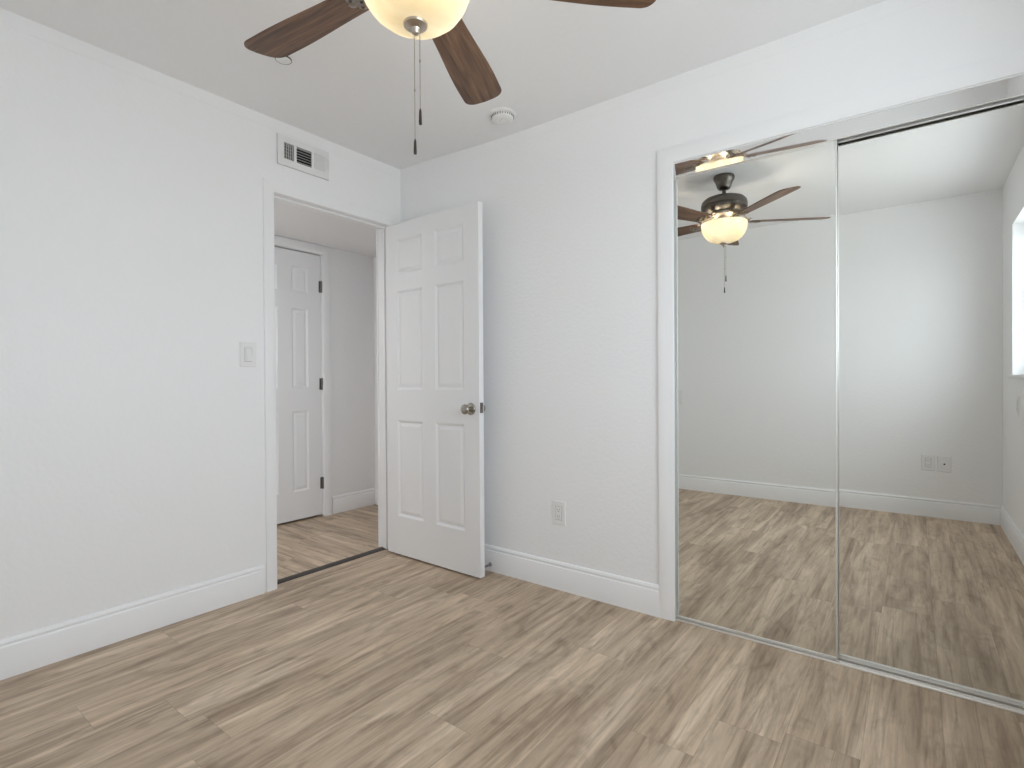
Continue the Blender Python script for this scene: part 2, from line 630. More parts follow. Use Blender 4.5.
# closet box behind the mirrors
bm = sheet_with_holes([CX0 - .1, CX1 + .2], [0, RH], [], 0.05, lambda u, v, k: (u, 0.62 + k, v))
add_box(bm, (CX0 - .10, WT, 0), (CX0 - .05, 0.62, RH))
add_box(bm, (CX1 + .15, WT, 0), (CX1 + .20, 0.62, RH))
add_box(bm, (CX0 - .10, WT, RH), (CX1 + .20, 0.67, RH + .05))
struct(link_mesh('wall_closet', bm, 'wall_paint'), 'inside walls of the closet behind the mirrored doors', 'wall')

# ------------------------------------------------------------------ baseboards and trim


def baseboard(name, a, b, put, label, bm=None):
    return struct(link_mesh(name, extrude_profile(BASE_PROF, a, b, put), 'trim_paint', smooth=25), label, 'baseboard')


baseboard('baseboard_left', -RD, -0.932, lambda s, d, z: (d, s, z), 'white moulded baseboard left of the doorway')
baseboard('baseboard_front', 0.016, 1.7305, lambda s, d, z: (s, -d, z), 'white moulded baseboard between doorway corner and closet')
baseboard('baseboard_rear', 0.016, RW - .016, lambda s, d, z: (s, -RD + d, z), 'white baseboard of the rear wall, seen in the mirror')
baseboard('baseboard_right', -RD, -0.02, lambda s, d, z: (RW - d, s, z), 'white baseboard under the window, seen in the mirror')
baseboard('baseboard_hall', HDY1 + 0.078, HEND, lambda s, d, z: (HX + d, s, z), 'white baseboard in the hall beside the panel door')
baseboard('baseboard_hall_end', HX + .016, -WT, lambda s, d, z: (s, HEND - d, z), 'white baseboard across the end of the hall')

# thin painted bands under the ceiling
struct(link_mesh('trim_1', box_bm((0, -RD, RH - .058), (.0018, 0, RH), 0.0005, 1), 'wall_paint'), 'faint painted band along the top of the doorway wall', 'trim')
struct(link_mesh('trim_2', box_bm((0.002, -.0018, RH - .085), (RW, 0, RH), 0.0005, 1), 'wall_paint'), 'faint painted band along the top of the closet wall', 'trim')
# painted bead in the corner above the door
# bedroom door casing, jamb and stops
fr = thing('door_frame', (0, (DY0 + DY1) / 2, 0), 'white painted frame around the open bedroom doorway', 'door frame', kind='structure')


def P(o):
    """meshes written in room coordinates under an Empty"""
    return (-o.location.x, -o.location.y, -o.location.z)


link_mesh('casing', casing_bm(DY0 + .005, DY1 - .005, DZ - .0, .056, .014, lambda u, d, z: (d, u, z)), 'trim_paint', fr, P(fr), smooth=30)
link_mesh('casing', casing_bm(DY0 + .005, DY1 - .005, DZ - .0, .060, .018, lambda u, d, z: (-WT - d, u, z)), 'trim_paint', fr, P(fr), smooth=30)
bm = bmesh.new()
add_box(bm, (-WT, DY0 - .02, 0), (0, DY0, DZ + .0), 0.001, 1)
add_box(bm, (-WT, DY1, 0), (0, DY1 + .02, DZ + .0), 0.001, 1)
add_box(bm, (-WT, DY0 - .02, DZ), (0, DY1 + .02, DZ + .02), 0.001, 1)
link_mesh('jamb', bm, 'trim_paint', fr, P(fr))
bm = bmesh.new()
add_box(bm, (-.075, DY0, 0), (-.040, DY0 + .011, DZ - .011), 0.002, 1)
add_box(bm, (-.075, DY1 - .011, 0), (-.040, DY1, DZ - .011), 0.002, 1)
add_box(bm, (-.075, DY0, DZ - .011), (-.040, DY1, DZ), 0.002, 1)
link_mesh('door_stop_moulding', bm, 'trim_paint', fr, P(fr))
sp_ = link_mesh('strike_plate', box_bm((-.034, DY0 - .0005, .895), (.003, DY0 + .0015, .955), 0.0006, 1), 'satin_nickel', fr, P(fr))
sp_['label'] = 'metal strike plate on the latch side'

# threshold strip
bm = extrude_profile([(-.094, -.002), (-.094, .003), (-.088, .007), (-.058, .007), (-.046, .003), (-.040, -.002)], DY0 + .001, DY1 - .001, lambda s, d, z: (d, s, z))
struct(link_mesh('trim_3', bm, 'threshold_dark', smooth=20), 'dark strip across the doorway floor', 'threshold')

# ------------------------------------------------------------------ six-panel doors


def panel_door_bm(wd, h, t, rows, cols):
    """face y=0 towards -y, back y=t; panels: rows (z0,z1), cols (x0,x1)"""
    bm = bmesh.new()
    xs = sorted({0, wd} | {c for p in cols for c in p})
    zs = sorted({0, h} | {c for p in rows for c in p})

    def is_panel(i, j):
        return any(abs(xs[i] - c[0]) < 1e-6 for c in cols) and any(abs(zs[j] - r[0]) < 1e-6 for r in rows)
    rings = [(0, 0), (.004, .0025), (.013, .0085), (.017, .0085), (.036, .0030), (.039, .0030)]
    for side in (0, 1):
        def pt(x, z, d):
            return (x, d if side == 0 else t - d, z)
        for i in range(len(xs) - 1):
            for j in range(len(zs) - 1):
                x0, x1, z0, z1 = xs[i], xs[i + 1], zs[j], zs[j + 1]
                if not is_panel(i, j):
                    bm.faces.new([bm.verts.new(pt(*q, 0)) for q in ((x0, z0), (x1, z0), (x1, z1), (x0, z1))])
                    continue
                prev = None
                for ins, d in rings:
                    cur = [bm.verts.new(pt(*q, d)) for q in ((x0 + ins, z0 + ins), (x1 - ins, z0 + ins), (x1 - ins, z1 - ins), (x0 + ins, z1 - ins))]
                    if prev:
                        for k in range(4):
                            bm.faces.new((prev[k], prev[(k + 1) % 4], cur[(k + 1) % 4], cur[k]))
                    prev = cur
                bm.faces.new(prev)
    for q in (((0, 0), (wd, 0)), ((wd, 0), (wd, h)), ((wd, h), (0, h)), ((0, h), (0, 0))):
        (xa, za), (xb, zb) = q
        bm.faces.new([bm.verts.new(p) for p in ((xa, 0, za), (xb, 0, zb), (xb, t, zb), (xa, t, za))])
    bmesh.ops.remove_doubles(bm, verts=bm.verts, dist=1e-5)
    return bm


def hinge_bm(x, y, z, h=.089):
    bm = bmesh.new()
    add_tube(bm, [(x, y, z - h / 2), (x, y, z + h / 2)], .0065, 12)
    for k in range(-2, 3, 1):
        add_tube(bm, [(x, y, z + k * h / 5 - h / 12), (x, y, z + k * h / 5 + h / 12)], .0072, 12)
    add_tube(bm, [(x, y, z + h / 2), (x, y, z + h / 2 + .005)], [.005, .002], 10)
    add_tube(bm, [(x, y, z - h / 2), (x, y, z - h / 2 - .005)], [.005, .002], 10)
    return bm


KNOB = [(0, 0), (.0325, 0), (.0335, .003), (.031, .008), (.022, .011), (.0125, .014), (.0115, .022), (.0125, .028), (.020, .033), (.0262, .040),
        (.0275, .047), (.0255, .054), (.019, .0595), (.010, .0615), (.0085, .0600), (0, .0600)]


def knob(parent, x, y, z, sign):
    rot = Matrix.Translation((x, y, z)) @ Matrix.Rotation(math.radians(90) * (1 if sign < 0 else -1), 4, 'X')
    bm = bmesh.new()
    add_lathe(bm, KNOB, 32, rot)
    return link_mesh('door_knob', bm, 'satin_nickel', parent, smooth=40)


ROWS = [(.235, .822), (1.010, 1.612), (1.715, 1.925)]
DW, DH, DT = .771, 2.022, .035
door = thing('door_1', (0.019, -0.106, 0.012), 'open white six-panel bedroom door standing against the closet wall', 'door', rz=math.radians(-0.9), kind='structure')
cols = [(.100, .328), (.434, .662)]
link_mesh('door_leaf', panel_door_bm(DW, DH, DT, ROWS, cols), 'door_paint', door, (0, -DT, 0))
knob(door, DW - .060, -DT - .0005, .908, -1)
knob(door, DW - .060, .0005, .908, 1)
bm = box_bm((DW - .0003, -DT / 2 - .0125, .887), (DW + .0013, -DT / 2 + .0125, .943), .0006, 1)
add_box(bm, (DW, -DT / 2 - .006, .907), (DW + .009, -DT / 2 + .006, .923), .002, 1)
link_mesh('latch_plate', bm, 'hinge_steel', door)['label'] = 'dark metal latch plate on the door edge'
for z in (.22, 1.02, 1.81):
    bm = hinge_bm(-.012, .006, z)
    link_mesh('hinge', bm, 'satin_nickel', door, smooth=40)

# closed hall door
hall = thing('door_2', (HX, (HDY0 + HDY1) / 2, 0), 'closed white six-panel door across the hall', 'door', kind='structure')
HW = HDY1 - HDY0 - .006
hl = link_mesh('door_leaf', panel_door_bm(HW, 2.062, DT, [(.215, .835), (1.010, 1.625), (1.745, 1.945)], [(.112, .250), (HW - .250, HW - .112)]), 'door_paint', hall)
hl.rotation_euler = (0, 0, math.radians(90))
hl.location = (-.012, -HW / 2, .015)
for z in (.265, 1.055, 1.83):
    bm = hinge_bm(-.004, (HDY1 - HDY0) / 2 - .001, z)
    add_box(bm, (-.012, (HDY1 - HDY0) / 2 - .020, z - .045), (-.0105, (HDY1 - HDY0) / 2 - .002, z + .045))
    link_mesh('hinge', bm, 'hinge_steel', hall, smooth=40)
bm = bmesh.new()
add_lathe(bm, KNOB, 24, Matrix.Translation((-.0115, -HW / 2 + .066, .93)) @ Matrix.Rotation(math.radians(90), 4, 'Y'))
link_mesh('door_knob', bm, 'satin_nickel', hall, smooth=40)
hfr = thing('door_frame', (HX, (HDY0 + HDY1) / 2, 0), 'white painted frame around the closed hall door', 'door frame', kind='structure')
link_mesh('casing', casing_bm(HDY0 - .004, HDY1 + .004, HDZ + .004, .066, .018, lambda u, d, z: (HX + d, u, z)), 'trim_paint', hfr, P(hfr), smooth=30)
bm = bmesh.new()
add_box(bm, (HX - WT, HDY0 - .012, 0), (HX, HDY0, HDZ), .001, 1)
add_box(bm, (HX - WT, HDY1, 0), (HX, HDY1 + .012, HDZ), .001, 1)
add_box(bm, (HX - WT, HDY0 - .012, HDZ), (HX, HDY1 + .012, HDZ + .012), .001, 1)
add_box(bm, (HX - .075, HDY0, 0), (HX - .050, HDY0 + .011, HDZ), .001, 1)
add_box(bm, (HX - .075, HDY1 - .011, 0), (HX - .050, HDY1, HDZ), .001, 1)
link_mesh('jamb', bm, 'trim_paint', hfr, P(hfr))

# spring door stop on the baseboard behind the open door
ds = thing('door_stop', (.745, -.0152, .040), 'small spring door stop on the baseboard behind the open door', 'door stop')
bm = bmesh.new()
add_lathe(bm, [(0, 0), (.011, 0), (.011, .003), (.006, .007), (0, .007)], 16, Matrix.Rotation(math.radians(90), 4, 'X'))
link_mesh('base', bm, 'spring_steel', ds, smooth=40)
N = 160
pts = [(.0048 * math.cos(i * 2 * math.pi / 10), -.006 - .048 * i / N, .0048 * math.sin(i * 2 * math.pi / 10)) for i in range(N + 1)]
link_mesh('spring', add_tube(bmesh.new(), pts, .0011, 6), 'spring_steel', ds, smooth=60)
bm = bmesh.new()
add_lathe(bm, [(0, .053), (.0062, .053), (.0068, .058), (.006, .064), (0, .066)], 16, Matrix.Rotation(math.radians(90), 4, 'X'))
link_mesh('tip', bm, 'slot_dark', ds, smooth=40)

# ------------------------------------------------------------------ closet: casing, track, mirrors
cfr = thing('door_frame', (2.41, 0, 0), 'white painted casing around the mirrored closet opening', 'door frame', kind='structure')
link_mesh('casing', casing_bm(CX0 + .019, CX1 - .007, CZ, .0705, .015, lambda u, d, z: (u, -d, z)), 'trim_paint', cfr, P(cfr), smooth=30)
bm = bmesh.new()
add_box(bm, (CX0 - .001, 0, 0), (CX0 + .004, WT, CZ), 0)
add_box(bm, (CX1 - .004, 0, 0), (CX1 + .001, WT, CZ), 0)
add_box(bm, (CX0, 0, CZ - .004), (CX1, WT, CZ + .001), 0)
link_mesh('jamb', bm, 'trim_paint', cfr, P(cfr))

JX0, JX1 = CX0 + .0045, CX1 - .0045
FT, FB = CZ - .0045, 1.9685     # fascia top and bottom
# tilted polished fascia: upper edge leans into the room
TILT = math.radians(8.0)
tt = thing('top_track', (2.41, .02, FT), 'metal top track of the closet with a polished tilted fascia', 'closet track')


def PP(o):
    return (-o.location.x, -o.location.y, -o.location.z)


hh = FT - FB
dy = hh * math.tan(TILT)
prof = [(.010 - dy, FT), (.010, FB), (.0112, FB - .0008), (.0125, FB), (.0125 - dy, FT)]
link_mesh('fascia', extrude_profile([(-d, z) for d, z in prof], JX0, JX1, lambda s, d, z: (s, -d, z)), 'polished_fascia', tt, PP(tt))
bm = bmesh.new()
add_box(bm, (JX0, .008, FT - .003), (JX1, .080, FT))
add_box(bm, (JX0, .0380, FB + .020), (JX1, .0400, FT))
add_box(bm, (JX0, .0780, FB - .004), (JX1, .0800, FT))
link_mesh('channel', bm, 'dull_aluminium', tt, PP(tt))
bm = extrude_profile([(.0085, FB - .0025), (.0085, FB + .0005), (.0130, FB + .0005), (.0130, FB - .0025)], JX0, JX1, lambda s, d, z: (s, d, z))
link_mesh('lip', bm, 'aluminium', tt, PP(tt))

# bottom track: two ribs in a low channel
bt = [(.013, 0), (.013, .0035), (.015, .0075), (.0175, .0075), (.0195, .004), (.0345, .004), (.0345, .0085), (.0365, .0085), (.0365, .004),
      (.0640, .004), (.0640, .0085), (.0660, .0085), (.0660, .004), (.080, .004), (.0820, .0065), (.084, 0)]
bt = [(d - .009, z) for d, z in bt]
bo = link_mesh('bottom_track', extrude_profile(bt, JX0, JX1, lambda s, d, z: (s, d, z)), 'aluminium')
tag(bo, 'low metal floor track under the sliding mirror doors', 'closet track')

MIRROR_TOP = FB + .001


def mirror_door(x0, x1, yf, z0, z1, label, top=.010):
    """yf: front face of the mirror"""
    t = thing('mirror_door', ((x0 + x1) / 2, yf + .008, z0), label, 'mirror door', 'sliding mirror doors of the closet')
    L = PP(t)
    gl = link_mesh('mirror', box_bm((x0 + .004, yf, z0 + .008), (x1 - .005, yf + .005, z1 - .008)), 'mirror_glass', t, L)
    link_mesh('backing', box_bm((x0 + .004, yf + .0052, z0 + .006), (x1 - .004, yf + .012, z1 - .006)), 'closet_dark', t, L)
    for xa, xb in ((x0, x0 + .005), (x1 - .006, x1)):
        bm = bmesh.new()
        add_box(bm, (xa, yf - .004, z0), (xb, yf + .014, z1), .0022, 2)
        link_mesh('stile', bm, 'bright_aluminium', t, L, smooth=40)
    for za, zb, nm in ((z0, z0 + .010, 'bottom_rail'), (z1 - top, z1, 'top_rail')):
        bm = bmesh.new()
        add_box(bm, (x0 + .005, yf - .003, za), (x1 - .006, yf + .013, zb), .002, 2)
        link_mesh(nm, bm, 'bright_aluminium', t, L, smooth=40)
    return t


mirror_door(JX0 + .0005, 2.416, .018, .0100, FB + .003, 'left sliding mirror door, in front, reflecting the ceiling fan')
mirror_door(2.382, JX1 - .0005, .047, .0120, FB + .010, 'right sliding mirror door, behind, reflecting the rear corner and window', .014)

# ------------------------------------------------------------------ air register above the doorway
vy0, vy1, vz0, vz1 = -.838, -.534, 2.213, 2.370
vent = thing('air_vent', (0, (vy0 + vy1) / 2, (vz0 + vz1) / 2), 'white metal air vent with louvres above the doorway', 'air vent')
L = P(vent)
banks = [(-.803, -.746), (-.731, -.642), (-.629, -.556)]
bz0, bz1 = 2.250, 2.336
bm = sheet_with_holes([vy0, vy1], [vz0, vz1], [(a, b, bz0, bz1) for a, b in banks], .006, lambda u, v, k: (.002 + k, u, v))
bmesh.ops.remove_doubles(bm, verts=bm.verts, dist=1e-6)
link_mesh('face_plate', bm, 'vent_metal', vent, L)
bm = bmesh.new()
for u0, u1, v0, v1 in ((vy0, vy1, vz0, vz0 + .003), (vy0, vy1, vz1 - .003, vz1), (vy0, vy0 + .003, vz0, vz1), (vy1 - .003, vy1, vz0, vz1)):
    add_box(bm, (0, u0, v0), (.005, u1, v1))
link_mesh('rim', bm, 'vent_metal', vent, L)


def vanes(bank, vertical, n, ang, depth=.010, mat='vent_metal', x=.002):
    a, b = bank
    bm = bmesh.new()
    for k in range(n):
        f = (k + .5) / n
        if vertical:
            c = a + (b - a) * f
            M_ = Matrix.Translation((x, c, (bz0 + bz1) / 2)) @ Matrix.Rotation(ang, 4, 'Z')
            lo, hi = (-depth / 2, -.0006, -(bz1 - bz0) / 2), (depth / 2, .0006, (bz1 - bz0) / 2)
        else:
            c = bz0 + (bz1 - bz0) * f
            M_ = Matrix.Translation((x, (a + b) / 2, c)) @ Matrix.Rotation(ang, 4, 'Y')
            lo, hi = (-depth / 2, -(b - a) / 2, -.0006), (depth / 2, (b - a) / 2, .0006)
        q = box_bm(lo, hi)
        bmesh.ops.transform(q, matrix=M_, verts=q.verts)
        me = bpy.data.meshes.new('tmp')
        q.to_mesh(me)
        q.free()
        bm.from_mesh(me)
        bpy.data.meshes.remove(me)
    return link_mesh('louvre_bank', bm, mat, vent, L)


vanes(banks[0], True, 5, math.radians(0), .010)
vanes(banks[0], False, 5, math.radians(0), .006, x=-.008)
vanes(banks[1], False, 6, math.radians(12), .011)
vanes(banks[2], True, 8, math.radians(50), .013)
bm = bmesh.new()
add_tube(bm, [(.008, -.546, 2.268), (.014, -.543, 2.268), (.016, -.541, 2.285), (.016, -.541, 2.310), (.014, -.543, 2.325), (.008, -.546, 2.325)], .0022, 8)
link_mesh('damper_lever', bm, 'vent_metal', vent, L, smooth=60)
bm = sheet_with_holes([VY0, VY1], [VZ0, VZ1], [(VY0 + .002, VY1 - .002, VZ0 + .002, VZ1 - .002)], .100, lambda u, v, k: (-.001 - k - .014, u, v))
add_box(bm, (-.115, VY0, VZ0), (-.105, VY1, VZ1))
link_mesh('duct', bm, 'duct_dark', vent, L)

# ------------------------------------------------------------------ switch and outlets


def plate_bm(w_, h_, t_=.006):
    """local: x right, z up, face towards -y"""
    bm = bmesh.new()
    rings = [(0, 0), (0, t_ * .45), (.003, t_), (w_ / 2, t_)]
    A = []
    for ins, d in rings[:3]:
        A.append([bm.verts.new((sx * (w_ / 2 - ins), -d, sz * (h_ / 2 - ins))) for sx, sz in ((-1, -1), (1, -1), (1, 1), (-1, 1))])
    for a, b in zip(A, A[1:]):
        for k in range(4):
            bm.faces.new((a[k], a[(k + 1) % 4], b[(k + 1) % 4], b[k]))
    bm.faces.new(A[-1])
    bm.faces.new(A[0][::-1])
    return bm


def screw(parent, x, y, z):
    bm = bmesh.new()
    add_lathe(bm, [(0, 0), (.0032, 0), (.0028, .0012), (0, .0015)], 12, Matrix.Translation((x, y, z)) @ Matrix.Rotation(math.radians(90), 4, 'X'))
    return link_mesh('screw', bm, 'white_plastic', parent, smooth=40)


def outlet(loc, rz, label, group=None, ww=.080, hh_=.122):
    t = thing('wall_outlet', loc, label, 'outlet', group, rz)
    link_mesh('cover_plate', plate_bm(ww, hh_), 'white_plastic', t)
    bm = box_bm((-.0170, -.0085, -.0335), (.0170, -.0055, .0335), .0012, 2)
    link_mesh('receptacle', bm, 'white_plastic', t)
    bm = bmesh.new()
    for zc in (.0165, -.0165):
        add_box(bm, (-.0075, -.0088, zc - .002), (-.0058, -.0084, zc + .006))
        add_box(bm, (.0055, -.0088, zc - .001), (.0072, -.0084, zc + .006))
        add_box(bm, (-.002, -.0088, zc - .0095), (.002, -.0084, zc - .006))
    link_mesh('slots', bm, 'slot_dark', t)
    bm = bmesh.new()
    for sx, sz, a, b in ((0, .0345, .0185, .0008), (0, -.0345, .0185, .0008), (.0180, 0, .0008, .0345), (-.0180, 0, .0008, .0345)):
        add_box(bm, (sx - a, -.0062, sz - b), (sx + a, -.0058, sz + b))
    link_mesh('gap', bm, 'gap_grey', t)
    screw(t, 0, -.006, .0485)
    screw(t, 0, -.006, -.0485)
    return t


outlet((1.193, 0, .392), 0, 'white wall outlet low on the closet wall between door and closet')
outlet((2.730, -RD, .418), math.pi, 'left of two white wall plates low on the rear wall, seen in the mirror', 'plates low on the rear wall', .082)
t = thing('cable_plate', (2.828, -RD, .414), 'right of two white wall plates low on the rear wall, seen in the mirror', 'wall plate', 'plates low on the rear wall', math.pi)
link_mesh('cover_plate', plate_bm(.082, .122), 'white_plastic', t)
bm = bmesh.new()
add_lathe(bm, [(0, 0), (.0065, 0), (.0065, .003), (.0045, .004), (.0045, .010), (0, .010)], 12, Matrix.Translation((0, -.006, 0)) @ Matrix.Rotation(math.radians(90), 4, 'X'))
link_mesh('coax_jack', bm, 'satin_nickel', t, smooth=30)
screw(t, 0, -.006, .042)
screw(t, 0, -.006, -.042)
outlet((RW, -2.070, .895), math.radians(-90), 'white wall plate below the window sill, seen in the mirror')
t = thing('blank_plate', (.800, -RD, .900), 'white plate at mid height on the rear wall, far left in the mirror', 'wall plate', None, math.pi)
link_mesh('cover_plate', plate_bm(.078, .140), 'white_plastic', t)
screw(t, 0, -.006, .045)
screw(t, 0, -.006, -.045)

sw = thing('light_switch', (0, -.999, 1.210), 'white rocker light switch on the wall left of the doorway', 'light switch', None, math.radians(90))
link_mesh('cover_plate', plate_bm(.082, .122), 'white_plastic', sw)
bm = bmesh.new()
v = [bm.verts.new(p) for p in ((-.008, -.006, -.0325), (.0165, -.006, -.0325), (.0165, -.006, .0325), (-.008, -.006, .0325),
                               (-.008, -.0115, -.0325), (.0165, -.0115, -.0325), (.0165, -.0068, .0325), (-.008, -.0068, .0325))]
for q in ((0, 3, 2, 1), (4, 5, 6, 7), (0, 1, 5, 4), (1, 2, 6, 5), (2, 3, 7, 6), (3, 0, 4, 7)):
    bm.faces.new([v[i] for i in q])
link_mesh('rocker', bm, 'white_plastic', sw)
link_mesh('dimmer_slider', box_bm((-.0165, -.008, -.031), (-.0105, -.0058, .031), .001, 1), 'almond_plastic', sw)
bm = bmesh.new()
for a, b, c, d in ((-.0185, .0185, -.0350, -.0335), (-.0185, .0185, .0335, .0345), (-.0190, -.0178, -.035, .0345), (.0174, .0186, -.035, .0345)):
    add_box(bm, (a, -.0062, c), (b, -.0058, d))
link_mesh('gap', bm, 'gap_grey', sw)
screw(sw, 0, -.006, .0485)
screw(sw, 0, -.006, -.0485)

# ------------------------------------------------------------------ smoke detector
ZC = RH - 0.0147
sd = thing('smoke_detector', (.985, -.185, RH - .017), 'round white smoke detector on the ceiling beyond the fan blade', 'smoke detector')
bm = bmesh.new()
add_lathe(bm, [(0, .008), (.069, .008), (.070, .004), (.070, -.006), (.066, -.010), (.058, -.012)], 48)
link_mesh('mounting_base', bm, 'white_plastic', sd, smooth=35)
bm = bmesh.new()
add_lathe(bm, [(.056, -.008), (.056, -.018), (.054, -.026), (.046, -.032), (.030, -.034), (.029, -.0325), (.014, -.0325), (.013, -.035), (0, -.0355)], 48)
link_mesh('cover', bm, 'white_plastic', sd, smooth=35)
bm = bmesh.new()
for k in range(28):
    a = 2 * math.pi * k / 28
    q = box_bm((-.0022, -.0015, -.0215), (.0006, .0015, -.0135))
    bmesh.ops.transform(q, matrix=Matrix.Rotation(a, 4, 'Z') @ Matrix.Translation((.0567, 0, 0)), verts=q.verts)
    me = bpy.data.meshes.new('tmp')
    q.to_mesh(me)
    q.free()
    bm.from_mesh(me)
    bpy.data.meshes.remove(me)
link_mesh('vent_slots', bm, 'duct_dark', sd)

# small fixture glimpsed under the tip of the left blade
cf = thing('ceiling_fixture', (.535, -1.103, RH), 'small white dome with a dark rim on the ceiling, glimpsed past the left fan blade', 'ceiling fixture')
bm = bmesh.new()
add_lathe(bm, [(0, 0), (.040, 0), (.042, -.004), (.0430, -.012), (.0430, -.0155)], 40)
link_mesh('escutcheon', bm, 'white_plastic', cf, smooth=40)
bm = bmesh.new()
add_lathe(bm, [(.0428, -.013), (.0425, -.0155), (.036, -.018), (.020, -.020), (0, -.0205)], 40)
link_mesh('cap', bm, 'white_plastic', cf, smooth=40)
bm = add_lathe(bmesh.new(), [(.0425, -.010), (.0450, -.010), (.0460, -.013), (.0450, -.016), (.0425, -.016), (.0425, -.010)], 40)
link_mesh('rim', bm, 'fob_bronze', cf, smooth=40)
cf.scale = (.72, .72, .9)

# ------------------------------------------------------------------ window (reflected in the mirror)
win = thing('window_1', (RW + .09, (WIN_Y0 + WIN_Y1) / 2, WIN_Z0), 'white single-hung window, bright with daylight, at the mirror edge', 'window', kind='structure')
L = PP(win)
wx = RW + .092
bm = sheet_with_holes([WIN_Y0, WIN_Y1], [WIN_Z0, WIN_Z1], [(WIN_Y0 + .030, WIN_Y1 - .030, WIN_Z0 + .030, WIN_Z1 - .030)], .050, lambda u, v, k: (wx + k, u, v))
link_mesh('window_frame', bm, 'window_vinyl', win, L)
zm = 1.66
for za, zb, xo in ((WIN_Z0 + .030, zm + .02, .004), (zm - .02, WIN_Z1 - .030, .026)):
    bm = sheet_with_holes([WIN_Y0 + .030, WIN_Y1 - .030], [za, zb], [(WIN_Y0 + .055, WIN_Y1 - .055, za + .028, zb - .028)], .020, lambda u, v, k: (wx + xo + k, u, v))
    sash = link_mesh('sash', bm, 'window_vinyl', win, L)
    pane = link_mesh('pane', box_bm((wx + xo + .008, WIN_Y0 + .055, za + .028), (wx + xo + .011, WIN_Y1 - .055, zb - .028)), 'window_glass', sash)
bm = box_bm((RW - .022, WIN_Y0 - .030, WIN_Z0 - .022), (RW + .092, WIN_Y1 + .030, WIN_Z0 + .0005), .003, 2)
link_mesh('window_sill', bm, 'trim_paint', win, L)

# ------------------------------------------------------------------ ceiling fan
FX, FY = 1.628, -1.368
fan = thing('ceiling_fan', (FX, FY, RH), 'five-blade walnut ceiling fan with lit cream glass bowl and pull chains', 'ceiling fan')


def fz(prof):
    return [(r, z - RH) for r, z in prof]


bm = add_lathe(bmesh.new(), fz([(0, 2.4395), (.062, 2.4395), (.066, 2.434), (.067, 2.422), (.063, 2.410), (.056, 2.398), (.049, 2.380), (.044, 2.362), (.038, 2.352), (.024, 2.345), (0, 2.345)]), 48)
link_mesh('canopy', bm, 'fan_metal', fan, smooth=40)
bm = add_lathe(bmesh.new(), fz([(.0125, 2.350), (.0125, 2.318), (.020, 2.316), (.024, 2.308), (.026, 2.296), (0, 2.296)]), 24)
link_mesh('downrod', bm, 'fan_metal', fan, smooth=40)
bm = add_lathe(bmesh.new(), fz([(0, 2.302), (.040, 2.302), (.060, 2.298), (.100, 2.292), (.126, 2.282), (.141, 2.266), (.146, 2.250), (.146, 2.232), (.143, 2.229), (.146, 2.226),
                                (.144, 2.212), (.132, 2.200), (.112, 2.193), (.085, 2.189), (0, 2.189)]), 64)
link_mesh('motor_housing', bm, 'fan_metal', fan, smooth=35)
bm = add_lathe(bmesh.new(), fz([(.086, 2.190), (.090, 2.182), (.088, 2.170), (.078, 2.160), (.060, 2.152), (.058, 2.140), (.064, 2.134), (.064, 2.122), (.052, 2.116), (0, 2.116)]), 48)
link_mesh('switch_housing', bm, 'bright_fan_metal', fan, smooth=35)
# bulb holder and two bulbs inside the bowl
bm = add_lathe(bmesh.new(), fz([(.030, 2.118), (.030, 2.095), (.006, 2.090), (.0045, 2.000), (0, 2.000)]), 24)
link_mesh('light_stem', bm, 'bright_fan_metal', fan, smooth=35)
mt, nt, bsd = new_mat('bulb_glow')
bsd.inputs['Emission Color'].default_value = (1.0, 0.86, 0.66, 1)
bsd.inputs['Emission Strength'].default_value = 3.0
MATS['bulb_glow'] = mt
for a in (35, 155, 275):
    bm = bmesh.new()
    add_lathe(bm, [(0, -.030), (.012, -.026), (.021, -.012), (.023, .002), (.018, .014), (.010, .024), (.009, .034), (0, .034)], 20,
              Matrix.Rotation(math.radians(a), 4, 'Z') @ Matrix.Translation((.062, 0, 2.088 - RH)) @ Matrix.Rotation(math.radians(-68), 4, 'Y'))
    link_mesh('light_bulb', bm, 'bulb_glow', fan, smooth=50)

outer = [(.1455, 2.1200), (.1460, 2.112), (.1450, 2.096), (.1405, 2.074), (.1310, 2.050), (.1160, 2.028), (.0940, 2.009), (.0640, 1.996), (.024, 1.9895)]
inner = [(.024, 1.9935), (.0625, 2.000), (.0915, 2.013), (.1130, 2.031), (.1275, 2.052), (.1368, 2.075), (.1410, 2.096), (.1418, 2.112), (.1413, 2.1200)]
bm = add_lathe(bmesh.new(), fz(outer + inner + outer[:1]), 72)
bmesh.ops.remove_doubles(bm, verts=bm.verts, dist=1e-6)
link_mesh('light_bowl', bm, 'alabaster_glass', fan, smooth=50)['label'] = 'cream alabaster glass bowl, lit from inside'
bm = add_lathe(bmesh.new(), fz([(0, 1.9925), (.028, 1.9915), (.0315, 1.988), (.030, 1.983), (.022, 1.979), (.013, 1.976), (.0105, 1.971), (.0095, 1.965), (.005, 1.961), (0, 1.9605)]), 32)
link_mesh('finial', bm, 'bright_fan_metal', fan, smooth=40)


